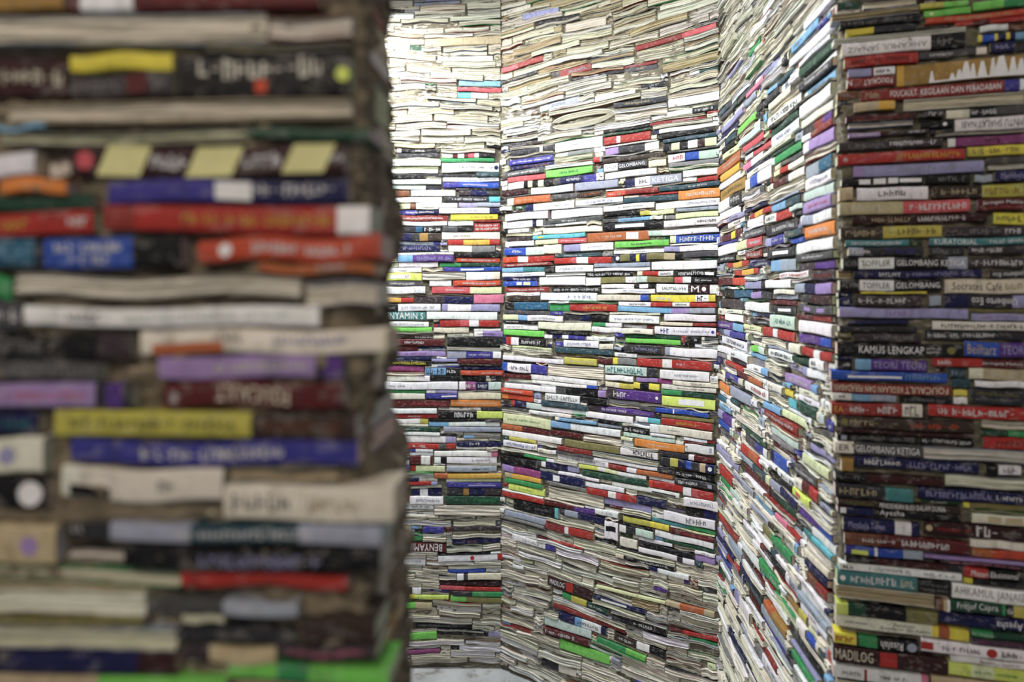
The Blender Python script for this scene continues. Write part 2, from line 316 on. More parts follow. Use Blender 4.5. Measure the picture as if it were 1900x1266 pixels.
# x0 x1 y h | colours along the spine | printing      (read off the photograph, 1900x1266)
DATA = {}
DATA['E'] = '''
1542 1705 28 12|Ptn
1600 1700 9 10|Pc
1705 1795 11 8|yl:.5,lg
1712 1800 25 11|lg|O@.12-.2 py
1802 1900 9 12|lg:.6,gn
1557 1708 42 13|k|*@.1-.9 gy
1715 1900 33 10|ro|*@.2-.9 tn
1770 1900 42 8|r:.25,m:.5,r
1568 1700 55 11|y:.4,dk
1546 1792 67 8|Pcw
1815 1868 54 9|w
1812 1900 70 10|y:.08,b:.35,y:.42,n:.6,y:.68,n:.8,lb
1560 1790 85 25|w:.73,k|AHKAMUL JANAIZ@.05-.7 gy R;*@.78-.96 gy
1835 1882 88 16|n|*@.2-.8 lav
1565 1702 112 17|r|*@.1-.9 m
1572 1660 135 12|lav:.5,m:.55,w|*@.6-.9 dkg
1662 1900 131 33|yo:.06,oc:.3,oc|^@.1-1 w 1.05;#@.0-.05 yo
1570 1659 154 15|mr|FOUCAULT@.35-.95 w R;N@.0-.1 w
1595 1900 170 18|mr:.88,bv:.97,w|FOUCAULT@.19-.355 w;KEGILAAN DAN PERADABAN@.38-.86 w;*@.03-.12 tn
1675 1900 190 20|Pc
1583 1660 198 14|tn:.6,yo
1568 1700 220 13|dm|*@.1-.9 mr
1702 1750 213 11|k|*@.4-.95 w
1753 1900 210 15|c:.3,k:.62,dkg|*@.33-.65 w
1573 1694 232 7|Pcw
1769 1900 230 24|w|PINTU SHALAT NABI@.1-.98 k R
1705 1767 235 15|k|O@.7-.8 w
1573 1722 247 9|v:.4,dm:.5,dkp|*@.05-.35 w;*@.75-.95 w
1735 1900 249 5|Pc
1555 1748 267 15|dkp|*@.1-.45 gy;*@.5-.95 w
1757 1900 261 14|w:.1,mg|*@.5-.7 dm
1792 1900 280 15|yl:.3,y|*@.1-.9 ol
1552 1788 292 15|r|*@.05-.1 w;*@.2-.5 pr;*@.48-.97 yo
1582 1824 315 17|lav|*@.35-.85 s;#@.0-.08 v .9
1832 1900 311 8|Pcw
1842 1900 326 17|n|Membela@.2-.98 lav
1714 1800 333 13|k|*@.3-.9 gy
1806 1840 332 11|s
1560 1712 337 11|k|#@.22-.36 w .6;#@.4-.55 w .7;#@.58-.7 w .7;#@.72-.98 w .5
1588 1720 361 20|w|*@.3-.7 gy
1556 1582 361 18|tn
1727 1900 356 19|db:.55,yl|*@.1-.5 tn;*@.58-.95 oc
1556 1797 386 21|tn:.5,pr|*@.1-.35 c;*@.55-.98 w
1810 1900 381 20|m|Jaringan Makna@.1-.95 w .35 .15;*@.1-.95 pr .2 -.25
1580 1830 406 14|dm|*@.15-.45 tn;*@.5-.85 w
1840 1900 407 19|y|*@.1-.95 ol
1558 1746 433 19|db:.43,yl|*@.05-.4 tn;*@.48-.95 ol
1753 1900 430 16|dkp|*@.3-.7 gy;*@.75-.95 w
1567 1685 452 11|t|*@.1-.9 w
1722 1900 449 14|t|KURATORIAL@.05-.5 w .75;*@.6-.98 w
1572 1712 466 14|s:.2,dk|*@.05-.3 w;*@.52-.9 bv .8
1722 1788 466 14|dk|*@.1-.9 gy
1795 1900 463 13|dkp|*@.05-.6 w
1562 1793 489 20|k:.13,w:.42,k:.85,s|ALVIN@.01-.12 gy .5;TOFFLER@.15-.39 k .5;GELOMBANG KETIGA@.44-.98 w .5
1796 1900 488 15|dkp|*@.05-.98 w
1583 1820 509 13|n|*@.2-.38 w;*@.42-.95 lav
1832 1900 510 12|dk|Umberto Eco@.1-.98 w R
1556 1746 531 19|k:.2,w:.54,k|ALVIN@.02-.19 gy .5;TOFFLER@.23-.5 k .5;GELOMBANG@.56-.98 w .5
1750 1900 530 23|c|Socrates Café@.1-.72 k;*@.76-.98 tn
1595 1718 543 4|y
1585 1708 558 16|dkp|*@.05-.85 w
1722 1745 558 16|s
1750 1900 560 19|n:.3,dk:.85,lav|Umberto Eco@.34-.9 w R
1556 1795 581 15|lav|*@.4-.6 v
1800 1900 589 11|lav|*@.2-.9 v
1570 1685 598 5|n
1727 1900 605 14|cw|*@.1-.98 dkg
1556 1700 611 9|dk|*@.3-.9 db
1583 1708 626 15|dkp|*@.3-.9 gy
1714 1900 622 13|dk|*@.03-.75 w
1552 1785 650 23|k|KAMUS LENGKAP@.18-.7 w .6;*@.72-.84 w .22 .15;*@.72-.84 w .22 -.15;O@.88-.94 ol .6;*@.02-.15 dkg
1786 1900 649 23|b:.57,p|Beilharz@.05-.52 tn .7;TEORI@.62-1 lav .6
1585 1720 679 19|lb:.22,p|TEORI TEORI@.25-.97 lav .6
1726 1900 674 17|r:.55,m|*@.07-.22 w .5;Jaringan Makna@.55-.98 w .4
1540 1756 697 15|b|#@.15-.62 w .25 -.1;*@.65-.95 lb
1757 1790 692 15|dt|*@.2-.9 s
1795 1900 694 22|c:.25,tn|*@.4-.95 c
1763 1800 710 14|dt
1542 1765 723 16|mr|FOUCAULT@.62-.97 c R .7;KEGILAAN DAN PERADABAN@.02-.6 c R .7
1805 1900 712 10|w
1766 1793 729 9|y
1766 1793 743 13|w
1797 1900 737 22|dk|*@.1-.9 ol .25 .2;*@.1-.8 gy .2 -.2
1544 1662 737 11|w:.3,lb:.6,s|*@.1-.2 k
1668 1764 744 11|k|*@.1-.9 gy
1541 1716 760 22|mr:.76,cw:.97,dm|EA@.03-.13 yo .5;*@.2-.42 w .5;*@.5-.72 w .6;*@.79-.94 gy .8
1720 1900 763 22|r|*@.1-.2 w;*@.25-.9 w .6
1550 1806 787 21|db|O@.03-.09 ol .6;*@.1-.32 tn;*@.55-.9 ro
1820 1900 789 14|Pcw
1820 1900 803 11|dg:.6,gn
1823 1900 822 21|r|*@.3-.9 mr
1560 1805 803 6|dm
1552 1703 814 10|k|#@.05-.12 s .7;*@.2-.85 gy
1705 1806 819 10|k|*@.05-.95 w
1548 1710 833 21|cw:.22,dkg|ER@.05-.17 k .5;GELOMBANG KETIGA@.24-.98 w .55
1712 1900 842 19|Pcw
1584 1815 861 16|n|*@.08-.38 w;*@.42-.95 lav
1560 1583 863 20|oc
1850 1893 872 14|w|*@.2-.8 gy
1826 1848 872 17|k
1548 1750 888 14|k:.3,dm|*@.05-.28 gy;*@.35-.95 m
1752 1900 893 18|Pcw
1548 1693 914 21|dk:.65,t|*@.05-.55 tn
1700 1900 920 20|n|*@.08-.7 lav .55;*@.74-.98 w .4
1553 1781 939 12|db|*@.05-.3 ol;PENDIDIKAN BUDI DALAM DUNIA@.35-.88 w .9
1785 1900 939 9|y:.1,ol
1553 1783 952 13|n:.3,k|#@.02-.07 w .8;Ayesha@.35-.55 w .9
1800 1900 963 14|c|#@.3-.55 tn .7;#@.62-.95 tn .7
1563 1706 977 21|n:.68,w:.89,n|Membela Tuhan@.07-.55 lav .55
1712 1900 985 21|dm|O@.03-.08 tn .5;*@.14-.48 r .3;*@.53-.76 w .8;*@.82-.98 gy
1565 1797 1006 18|br:.3,m|*@.15-.42 w .35;*@.47-.85 w .5
1797 1900 1010 12|cw
1567 1712 1025 14|bv:.12,b:.38,w:.42,b:.75,s|#@.08-.3 ly .5 -.2
1800 1900 1027 13|ob:.4,ro|*@.03-.2 tn
1712 1900 1038 6|v
1745 1900 1047 9|dkp|*@.1-.95 pk
1567 1782 1044 10|k:.25,dm:.9,dk|*@.03-.22 gy;*@.3-.85 m
1556 1783 1059 11|w|*@.03-.12 k;*@.25-.6 s;*@.7-.95 s
1785 1900 1063 19|r:.4,k|Misteri@.12-.4 w .6;Eksistensi@.44-.88 w .6
1552 1701 1076 22|t|O@.04-.1 w .4;*@.17-.75 w .55;*@.8-.98 c
1702 1762 1088 20|k|*@.05-.95 gy .2 .15;*@.05-.95 gy .2 -.2
1763 1900 1101 25|w|AHKAMUL JANAIZ@.03-1.2 gy .75
1785 1900 1080 9|y:.15,k
1550 1733 1104 19|Ptn
1762 1900 1126 18|dg:.7,gn:.74,k:.85,yl|Fritjof Capra@.08-.64 w .7;the@.76-.84 w .5
1735 1761 1121 18|br:.5,tn:.8,w
1550 1738 1136 18|ly:.12,dg:.3,k:.7,ol
1740 1900 1152 18|n|*@.05-.25 lav .4;Ayesha@.68-.98 w R .8
1550 1797 1165 19|cw:.73,y:.78,ob:.86,y|*@.07-.25 gy .25;Pemikiran@.45-.6 dg .3 .2;Kesadaran dan Agama@.35-.72 dg .3 -.15
1800 1900 1178 11|gn:.4,dg|*@.0-.4 mt .4
1800 1900 1190 10|dkp|*@.1-.95 mg
1546 1703 1191 17|y:.27,dk:.3,gn:.52,k|*@.02-.25 ro .6;Risalah@.56-.82 w R .7;O@.87-.98 s .8
1706 1900 1204 20|w|#@.0-.12 r .6;*@.18-.58 dkg .4;O@.64-.73 r .8;*@.78-.98 k .5
1544 1756 1223 29|dm|MADILOG@.02-.36 c .75;#@.42-.57 r .95;*@.44-.55 pr .2
1757 1900 1245 21|ly:.3,py:.6,ly|*@.35-.9 gn .25
1760 1900 1227 9|w|*@.4-.95 mr .4
1545 1722 1254 20|w:.93,pk|*@.1-.3 gy .4;#@.33-.36 mr .9;*@.5-.8 dkg .3
1725 1900 1266 14|tn|*@.3-.9 ob .4
'''
DATA['A'] = '''
-80 128 8 26|oc
135 600 6 28|m:.05,w:.26,m|*@.32-.95 mr .5
-90 498 64 50|Pcw
502 655 55 30|Pcw
385 655 90 14|Pol
-130 137 154 62|dm|*@.55-.98 c .4
142 332 121 26|y
142 332 163 42|dkp|#@.55-.75 m .8;*@.05-.95 gy .5
334 655 146 76|k|*@.12-.85 cw R .5 .18;#@.45-.52 ro .3 -.2;O@.93-.98 ly .35
20 655 212 44|Pc
-20 92 236 12|lb
5 460 260 28|Pc
465 692 252 18|dg
135 645 297 58|dm|/@.12-.28 pyl .98;/@.45-.62 pyl .98;/@.80-.95 pyl .98;*@.30-.44 w .5;*@.64-.78 w .5;*@.95-1 w .3;O@.02-.09 pr .6
-110 80 310 36|w
10 137 348 24|o
-90 182 377 26|dg
208 650 358 42|bv:.5,n|#@.45-.6 w .75;*@.55-.95 w .5 .1
-200 186 418 40|r|*@.5-.7 yo .6;*@.88-.98 w .4
204 692 407 48|mr:.12,r:.88,w|*@.30-.87 yo .45
-110 346 470 56|tb:.42,k:.455,b:.81,k|*@.26-.42 lb .5;*@.5-.77 w .35 .2;*@.56-.72 w .3 -.18
376 712 466 38|ro|*@.3-.85 w .45;O@.1-.2 w .6
480 698 502 26|ob|*@.5-.8 w .5
35 562 527 46|Pcw
-60 33 533 34|gn
570 702 552 50|Pcw
58 600 585 52|w|*@.15-.3 gy .6;*@.35-.9 mt .35
-160 52 585 48|dkg|*@.5-.98 w .4
265 722 630 52|cw:.98,c|#@.05-.34 ob .4 -.28;*@.3-.42 gy .4 .1;*@.55-.85 lav .4 .1
-110 250 644 46|k:.83,dkp|*@.2-.55 gy .5
298 650 680 40|v:.83,dk:.87,p:.97,dk|*@.3-.8 cw .4
-100 195 689 34|dkg|*@.4-.98 gy .6
-130 255 733 46|v:.83,dk:.88,p:.96,dk|*@.4-.8 pk .4
308 642 731 46|m|FOUCAULT@.3-.7 c R .65;*@.04-.1 w .6
-160 85 782 36|n|*@.4-.95 t .5
110 666 784 44|yl:.66,db|*@.05-.62 ol .5;*@.7-.95 br .5
-120 96 838 58|cw|O@.6-.8 lav .5
140 668 838 36|bv|*@.25-.75 w .5
-130 97 908 48|k|O@.8-.96 w .8;*@.1-.6 gy .5
120 420 898 46|cw:.1,cw|#@.05-.3 k .35 -.25;*@.6-.75 gy .4
424 737 930 50|cw|*@.05-.4 gy .5;*@.5-.85 tn .4
-90 118 1005 56|tn|O@.7-.82 v .5
215 712 988 30|s:.3,dt:.7,s|*@.25-.75 w .5
240 712 1030 42|k|*@.30-.78 lav .6
340 650 1072 22|r
-140 276 1112 40|Pcw
285 560 1124 22|dkg:.5,s
-80 276 1144 14|ol
340 420 1146 14|c
-130 335 1178 36|Pc
340 556 1174 28|dk
562 702 1162 34|db
-110 335 1220 38|dm:.25,n:.85,dm
345 520 1212 32|dkp:.3,tn
522 702 1203 26|dkp|*@.1-.9 pk .4
430 726 1240 30|lg:.3,gn:.5,lg
-40 428 1262 26|tn:.5,lg
'''
DATA['C'] = '''
1024 1140 219 25|U
1120 1208 257 12|k:.02,r|#@.3-.38 w .9
1212 1335 238 8|n:.1,w
1222 1326 247 8|k
1031 1118 268 15|w|*@.2-.9 s .3
949 1029 280 8|dk|#@.7-.76 w .9
946 1028 299 9|bv|*@.1-.95 w .3
948 1029 308 7|n|*@.3-.9 ob .3
1124 1223 276 11|v:.25,dk:.75,w
1120 1232 293 8|db
1232 1336 268 12|k:.15,py:.3,k:.45,w:.62,dm:.75,py:.95,k
1240 1338 289 13|w:.33,b:.6,mt|*@.1-.3 pr
1122 1203 307 12|w:.33,dk|TOFFLER@.03-.3 k .5;GELOMBANG@.36-.95 w .5
1205 1238 304 12|c
1014 1101 319 12|lg|*@.3-.7 dg .4
938 1010 320 10|dkg|*@.1-.9 w .4
943 1014 331 9|pr
944 1028 342 12|w:.35,k:.45,py:.55,k:.68,py:.8,k
1030 1108 334 12|dkg:.15,n:.7,bv|*@.3-.65 w .4
1124 1220 322 12|w|*@.3-.9 s .3
1161 1266 335 13|n:.18,w:.45,s|*@.2-.42 gy;KETIGA@.5-.95 w .6
1268 1334 320 10|w
1294 1338 333 8|r
988 1065 352 12|w|*@.5-.7 gy .3
1069 1149 343 13|s
1224 1338 345 9|dt|*@.5-.8 w .4
1126 1223 358 10|ro:.38,mr|*@.05-.15 w .4
1260 1338 360 14|o|*@.2-.9 w .4
1025 1120 362 8|dkg:.5,db|*@.6-.95 ob .4
932 982 357 9|dm
943 1023 371 11|c:.15,ob|*@.2-.6 tn .3
977 1067 383 11|n:.17,w|*@.4-.9 gy .3
1158 1258 369 8|dt
1068 1157 372 10|w|*@.2-.8 bv .5
1024 1119 395 13|w
940 1019 402 13|w
1121 1216 385 10|w|*@.3-.8 gy .3
1121 1187 395 7|k
1217 1336 379 13|w|*@.5-.95 s .4
1190 1253 394 8|yl:.3,py
1255 1335 399 8|py
934 1008 415 12|w:.75,n:.85,w|*@.1-.6 lav
1008 1119 428 12|c
1120 1232 419 12|k|#@.22-.7 w .45
1234 1338 412 11|w|*@.6-.95 k .4
990 1087 438 9|cy|#@.1-.2 yl .5
1090 1205 438 17|ob|#@.65-.84 w .75;*@.3-.6 c .3
1204 1336 430 8|mt:.2,w
995 1090 448 9|py:.45,pr|*@.5-.95 w .3
941 990 443 7|dkp
945 992 452 8|w
1142 1243 453 10|lg|*@.3-.7 dg .3
1244 1338 443 11|py:.12,b|*@.2-.9 w .7
1047 1139 459 13|lav:.35,w|*@.5-.8 s .3
937 1010 467 12|b:.55,mt|*@.2-.45 w .4
1011 1044 464 20|c
1032 1117 472 8|dt|*@.2-.6 w .4
934 1030 481 11|ro:.3,w:.5,r
1031 1137 485 13|r:.32,pr:.4,w:.6,r
1140 1200 480 13|n:.2,ol:.5,n:.7,y:.8,n|O@.05-.2 w .6
1201 1268 476 12|ol:.5,tn:.8,k
1269 1333 472 8|dkg
1234 1333 461 9|lav:.3,w
934 1024 492 7|mr|*@.1-.95 w .5
934 1013 501 8|lb:.5,t
934 1013 510 8|w|*@.3-.7 gy .4
1013 1103 499 15|k:.23,w|*@.3-.8 s .4;*@.02-.2 gy .4
1104 1208 491 10|s
1104 1208 500 6|w
1210 1332 493 14|w
1088 1176 508 8|k|*@.05-.95 w .6
1183 1250 507 8|c:.15,r:.6,w|*@.65-.95 dk .5
1253 1332 508 10|k|*@.08-.7 w .6;#@.72-.93 w .5
1002 1087 520 15|w
936 999 518 7|n|*@.3-.8 w
936 999 526 8|b|#@.4-.55 w .6;#@.6-.8 py .6
1088 1182 521 12|w:.3,ol:.8,w
1183 1252 519 10|mt:.3,ol
1253 1332 520 11|pr:.2,w:.4,k|*@.5-.9 w .3
1117 1216 531 8|w:.62,k:.72,w:.88,k
1219 1334 535 15|w:.53,dm:.87,w|*@.1-.5 gy .4;M@.58-.7 w .7;O@.74-.82 w .5
1024 1117 538 8|k|*@.05-.95 w .5
938 1020 538 7|mr|*@.1-.9 w .4
1117 1216 540 7|w|*@.4-.9 lb .4
1004 1108 550 13|w|*@.5-.9 lav .5
942 1003 555 8|db
1110 1206 553 9|c:.85,b
1208 1328 555 12|y:.7,w:.9,y|*@.1-.3 w .5;*@.73-.88 k .7
938 1019 568 13|k:.22,tb|*@.6-.9 lb .3
1020 1057 571 11|gn
1058 1146 571 11|r|*@.27-.8 yo .45
1149 1330 565 8|w:.35,r:.58,w:.75,r|*@.12-.32 dk .5;*@.6-.72 dk .5
1148 1328 575 9|lb:.57,v:.75,s
936 1019 580 6|dkg
934 981 589 8|py:.6,lb
981 1047 591 10|w|*@.1-.8 s .4
1047 1130 590 9|dk:.4,n:.6,k
1132 1225 593 12|w|*@.1-.9 lav .3
1234 1330 590 10|w
1001 1099 606 14|c
936 999 607 9|w|*@.1-.6 gy .3
1101 1155 603 6|gn:.45,w
1099 1155 612 8|w
1225 1330 602 5|c:.6,mr
936 1011 618 9|lg
1015 1096 618 7|k|*@.1-.95 gy .4
1216 1330 617 16|w|*@.1-.25 bv .6;*@.3-.9 s .3;O@.92-.98 bv .4
1011 1087 626 7|w:.2,n:.45,w:.6,bv
1160 1264 624 9|dg|*@.1-.45 gn .5
1162 1264 633 8|lg
934 1015 634 12|n:.08,r:.2,w:.38,k|*@.45-.9 w .5
1047 1112 638 12|w|*@.1-.8 lav .5
1030 1140 652 8|dt
1160 1230 648 12|dk|*@.3-.9 lav .4
1235 1332 655 13|s:.1,w
934 1047 668 7|w
1049 1110 671 10|yl|*@.1-.9 c .3
1111 1137 671 9|m
1138 1182 671 10|y:.2,gy
1184 1322 676 13|r:.35,w:.48,r|*@.54-.66 w .25
934 1017 684 13|b:.12,w:.65,bv|*@.16-.6 dk .5
1018 1121 689 19|Pc
1124 1221 688 15|mt:.8,dk|*@.05-.75 t .7
1124 1176 702 8|w
1226 1318 698 15|w|*@.3-.8 s .3
934 988 698 6|m
986 1110 706 9|w
990 1110 714 6|w:.85,b
938 1033 720 9|w
932 990 727 8|ro|*@.1-.7 w .4
932 990 737 9|o:.2,ro
1033 1126 727 12|dkg:.2,k:.85,v
1128 1227 733 17|dkp:.2,p|*@.12-.45 w .6;O@.9-.97 w .3
1123 1176 716 8|c:.5,yl
1177 1225 717 9|y:.25,k:.6,y
1181 1248 707 8|v:.6,mg
1228 1330 721 9|cw|*@.3-.8 mr .3
1228 1326 732 9|gn:.4,dg
1229 1328 746 17|ly|#@.32-.8 w .55;*@.35-.78 r .4
1014 1078 739 13|w|*@.05-.95 gy .6
1079 1128 745 11|k
950 1006 752 8|r:.1,n:.5,mt
1006 1092 753 8|dt|*@.2-.9 gy .4
1092 1214 761 12|dkp:.2,p|*@.2-.6 w .5;*@.7-.95 lav .4
1187 1315 766 10|dkg:.25,b:.55,b|#@.5-.52 w .9
1004 1088 762 7|w:.7,mt
1088 1175 774 10|w
1180 1226 780 8|w:.5,cy
1228 1325 776 7|ol
1228 1323 787 12|r|*@.3-.75 yo .5
935 1024 783 17|py|*@.1-.8 gn .2
1024 1153 796 10|lb:.3,w
1155 1206 799 8|k|*@.1-.9 w .6
1207 1323 801 13|w:.15,cw|*@.3-.5 gy .2
932 1020 797 8|ob:.45,m
1022 1080 806 8|m
934 1044 813 13|s:.0,w
1083 1153 817 12|Pcw
1158 1253 813 7|mt
1178 1271 827 14|o|*@.3-.7 w .2
1271 1325 834 13|w|#@.85-.93 s .5
947 997 815 7|yl
1049 1151 829 13|ol
936 999 827 10|w|*@.1-.9 b .5
1153 1223 841 10|w|*@.35-.9 k .7
1101 1223 851 8|Pc
930 1034 839 7|Pcw
940 1030 848 6|k:.4,gn:.85,w
930 996 855 12|k
1035 1130 852 15|w|*@.3-.95 gy .5
1103 1221 863 8|w
1226 1325 848 8|dk:.55,w:.65,m
1226 1327 862 14|dk:.2,yl:.35,n:.5,b:.6,dk:.75,tn:.85,n|O@.9-.96 w .5
997 1075 864 11|dkg:.12,w:.22,n:.75,lav
1130 1250 874 9|mr:.3,w:.45,ob
1074 1200 877 8|ly:.3,w:.4,py:.6,w
934 1004 875 11|v:.3,mg
938 1006 887 9|tn:.2,yo
1004 1087 889 12|n|#@.3-.45 w .7
1081 1203 887 14|dg|*@.6-.9 t .2
1253 1327 884 11|k|*@.05-.8 w .5
1253 1327 897 11|dk|*@.05-.6 w .5;#@.85-.95 s .6
940 1008 897 9|gn
945 1012 908 11|ly|*@.3-.7 gn .2
1018 1120 920 20|Pc
1087 1160 903 9|w
1090 1182 920 13|r:.45,w:.6,pr:.7,r
1137 1262 908 11|w|#@.6-.95 dk .3 -.2
1205 1268 903 12|ro:.1,r
1268 1325 917 13|w:.27,pr:.5,r
1183 1237 932 11|n
934 1012 923 8|r
1012 1105 942 7|m:.6,p
954 1038 943 17|k:.93,cy|*@.5-.85 gy .2
1042 1124 958 10|dk:.1,s:.4,n
1270 1334 935 15|w|*@.2-.9 s .4
1273 1330 953 11|k:.6,n
1232 1328 966 15|w|*@.45-.85 gy .6
1157 1243 970 11|yl:.6,y
1210 1328 978 7|t:.6,gn
939 1015 960 9|s
1013 1103 984 12|mr:.42,w:.5,r
1124 1149 984 28|w|#@.1-.85 k .3 .1
1151 1214 987 13|w:.2,dk:.5,mt
1216 1325 1002 11|w
1230 1325 1013 7|dg
1243 1327 993 7|m|*@.3-.95 pr .4
1151 1184 1008 13|cw
1185 1248 1005 6|w
1186 1290 1021 8|k
1186 1290 1031 8|w:.7,dk:.8,w
1291 1328 1038 9|v
1018 1101 1092 15|dm|MADILOG@.05-.38 w .6;#@.42-.57 r .9
1103 1200 1116 10|n|#@.15-.65 w .5
1100 1198 1126 8|Pc
1174 1223 1122 20|Ptn
1044 1128 1121 9|gn:.2,yl:.55,dg|*@.6-.95 w .4
1027 1162 1149 7|mr
1038 1126 1160 12|n:.35,lb:.5,w:.9,n|*@.4-.85 dk .4
1011 1099 1168 15|mt
1011 1094 1182 10|m|*@.05-.7 w .6
1040 1132 1213 15|lg
1110 1200 1204 8|gn:.6,lg
1141 1236 1195 12|db:.45,w:.7,k|*@.1-.4 w .4
1243 1332 1180 7|m:.3,r
1280 1332 1192 5|gn
1237 1327 1133 8|tn:.3,ob:.8,tn
1108 1236 1101 5|py
1005 1070 1238 11|dk:.5,cw
1214 1240 1095 6|p
1240 1280 1077 7|cw:.75,p
1020 1190 195 13|Pc
1105 1180 186 17|cw
1240 1335 183 13|w
1230 1335 113 14|Ptn
1240 1335 206 8|w:.5,k|*@.55-.9 w .5
1180 1330 68 8|mr:.6,pr
932 1008 120 8|pr:.4,mr
1050 1125 44 14|Pc
'''
DATA['B'] = '''
737 815 289 7|dk
820 918 289 8|w:.2,m:.3,w:.42,m:.5,pr:.62,w:.7,k
818 917 297 6|gn
722 818 303 9|w|*@.1-.9 lav .5
820 926 311 14|w|*@.3-.9 dkg .3;O@.93-.98 n .5
718 813 318 6|w
716 819 338 7|w
822 926 334 7|w|*@.2-.95 gy .5
822 926 343 9|bv:.3,b|#@.35-.8 lav .3
718 818 348 7|mt:.72,dk
722 760 360 9|br
763 845 359 11|w
851 926 359 9|dkp:.3,n:.7,dk
730 820 372 9|w|*@.5-.8 gy .3
823 929 370 11|dk:.8,cy|*@.15-.75 w .4
772 849 382 10|w|*@.3-.8 s .3
740 771 384 9|py:.7,br
851 929 380 8|lav:.4,s
738 814 394 8|bv:.45,n|*@.2-.9 w .4
815 929 391 12|w:.82,n|*@.3-.8 lav .4
738 832 406 10|mr|*@.1-.9 w .4
836 924 402 10|y|*@.4-.9 ol .3
745 830 415 7|w
740 820 426 10|dk:.4,tb:.55,k|*@.6-.98 w .6
821 878 426 9|dkg:.5,k
880 928 422 14|r|*@.05-.95 w .3 .2;*@.05-.95 w .3 -.2
740 818 440 12|n:.3,dk:.5,oc:.7,db
820 928 438 13|w:.1,cw|*@.2-.5 gy .3
831 928 450 8|r:.3,yo:.8,r
740 816 461 9|n|*@.1-.8 lav .6
832 919 462 10|cw:.5,gy
738 842 481 11|lb:.27,p|*@.3-.95 lav .6
847 928 483 7|ro|*@.1-.9 w .4
740 813 491 8|w
816 926 492 6|gn:.35,dg
823 930 500 7|bv:.25,b|#@.3-.7 w .4
707 783 514 12|ly|#@.2-.72 w .5;*@.22-.7 r .4
784 864 512 12|Pcw
865 928 512 14|w:.8,c
706 785 527 8|dkg|*@.2-.8 w .4
797 838 526 9|w
841 929 526 8|ro|*@.2-.9 w .4
706 790 538 12|w
801 931 539 12|pr:.55,py|*@.2-.5 w .3
709 768 557 7|yo:.6,r
770 878 557 11|dkp:.5,n
879 935 555 17|pk
714 818 571 12|k:.24,w|*@.3-.9 s .4;*@.02-.2 gy .4
820 928 571 12|lav:.1,w:.5,lav
708 790 586 13|t|BENYAMIN S@.0-.95 w .8
792 923 587 14|w
714 796 603 9|w|*@.2-.9 s .4
816 926 600 12|r:.35,pr:.5,w:.66,r
715 802 611 7|lg
805 870 613 8|c
880 933 620 8|w:.3,v|*@.1-.8 n .4
733 825 636 10|m|*@.2-.6 w .4
830 931 634 14|k
735 775 647 8|m
717 827 656 8|v|*@.3-.7 mg .4
830 930 659 11|s:.35,bv:.85,w|*@.4-.8 w .3
850 930 671 7|m
720 800 674 7|k|*@.1-.9 y .6
715 787 684 8|mg
789 853 690 12|lb:.6,k|*@.03-.55 dk .7;*@.63-.9 w .5
855 935 692 8|ro|*@.5-.95 w .3
855 932 683 6|n
717 798 702 9|pr:.0,cw:.7,w
798 900 702 8|k
700 850 716 13|w|*@.15-.35 gy .3
852 930 716 12|w:.15,mg:.4,n:.7,mt|*@.16-.4 w .5;*@.45-.68 w .4
700 790 727 5|gn
700 789 735 10|cw
790 849 735 8|bv|#@.5-.98 w .25
850 930 735 11|c
719 834 749 11|m:.35,m|*@.4-.95 pr .3
836 932 748 11|o|*@.1-.9 c .3
718 811 763 8|w
813 933 770 11|k:.6,ly|*@.25-.55 w .7
720 812 772 7|pr:.1,r|*@.4-.65 w .4
717 795 782 7|w:.8,yl
796 928 788 8|lb:.28,w
725 817 796 8|dg|*@.2-.6 w .3
823 930 796 8|s
720 846 816 10|lav:.1,w:.85,lav
848 935 824 8|n|*@.27-.5 w .6
723 846 828 8|pr:.2,r:.75,dkg:.86,r|*@.35-.55 w .5
806 924 842 8|w:.9,pk
806 922 854 10|w:.1,k:.2,w|*@.6-.9 gy .3
760 803 854 13|m:.5,w:.9,m
762 826 870 9|r:.15,py
829 922 870 8|s|*@.5-.85 k .3
806 931 883 7|ob:.2,yo
829 930 900 8|bv|#@.4-.9 lav .3
762 820 913 11|n:.3,w:.55,n
830 930 912 11|dk:.3,oc:.4,n:.7,dkp
760 823 928 12|w|*@.2-.9 s .4
826 933 928 12|dg|*@.5-.9 gn .4
806 936 947 14|Pcw
785 824 982 9|bv
826 930 981 7|m:.1,dkp
750 784 997 7|gn
755 828 1013 13|m|BENYAMIN@.0-.9 w R .8
840 930 1003 8|n|*@.3-.5 ob .4
748 790 1041 11|w|*@.2-.8 s .3
813 933 1032 9|w:.92,r|O@.5-.56 r .7
832 900 1056 6|b
848 930 1066 10|w:.15,dk:.25,c
816 930 1079 7|dm
817 930 1089 6|pr:.4,r
740 782 1100 13|w:.4,k:.6,w
839 933 1099 9|dk:.4,gn
745 833 1108 8|y:.3,ly
836 933 1109 9|lg:.3,ol
747 802 1126 9|lg:.45,tn
765 875 1164 8|k|*@.1-.9 gy .4
752 811 1181 10|lg
752 817 1208 6|mg
849 905 175 9|cy:.45,w
849 930 165 6|pr
788 930 75 12|tn
'''
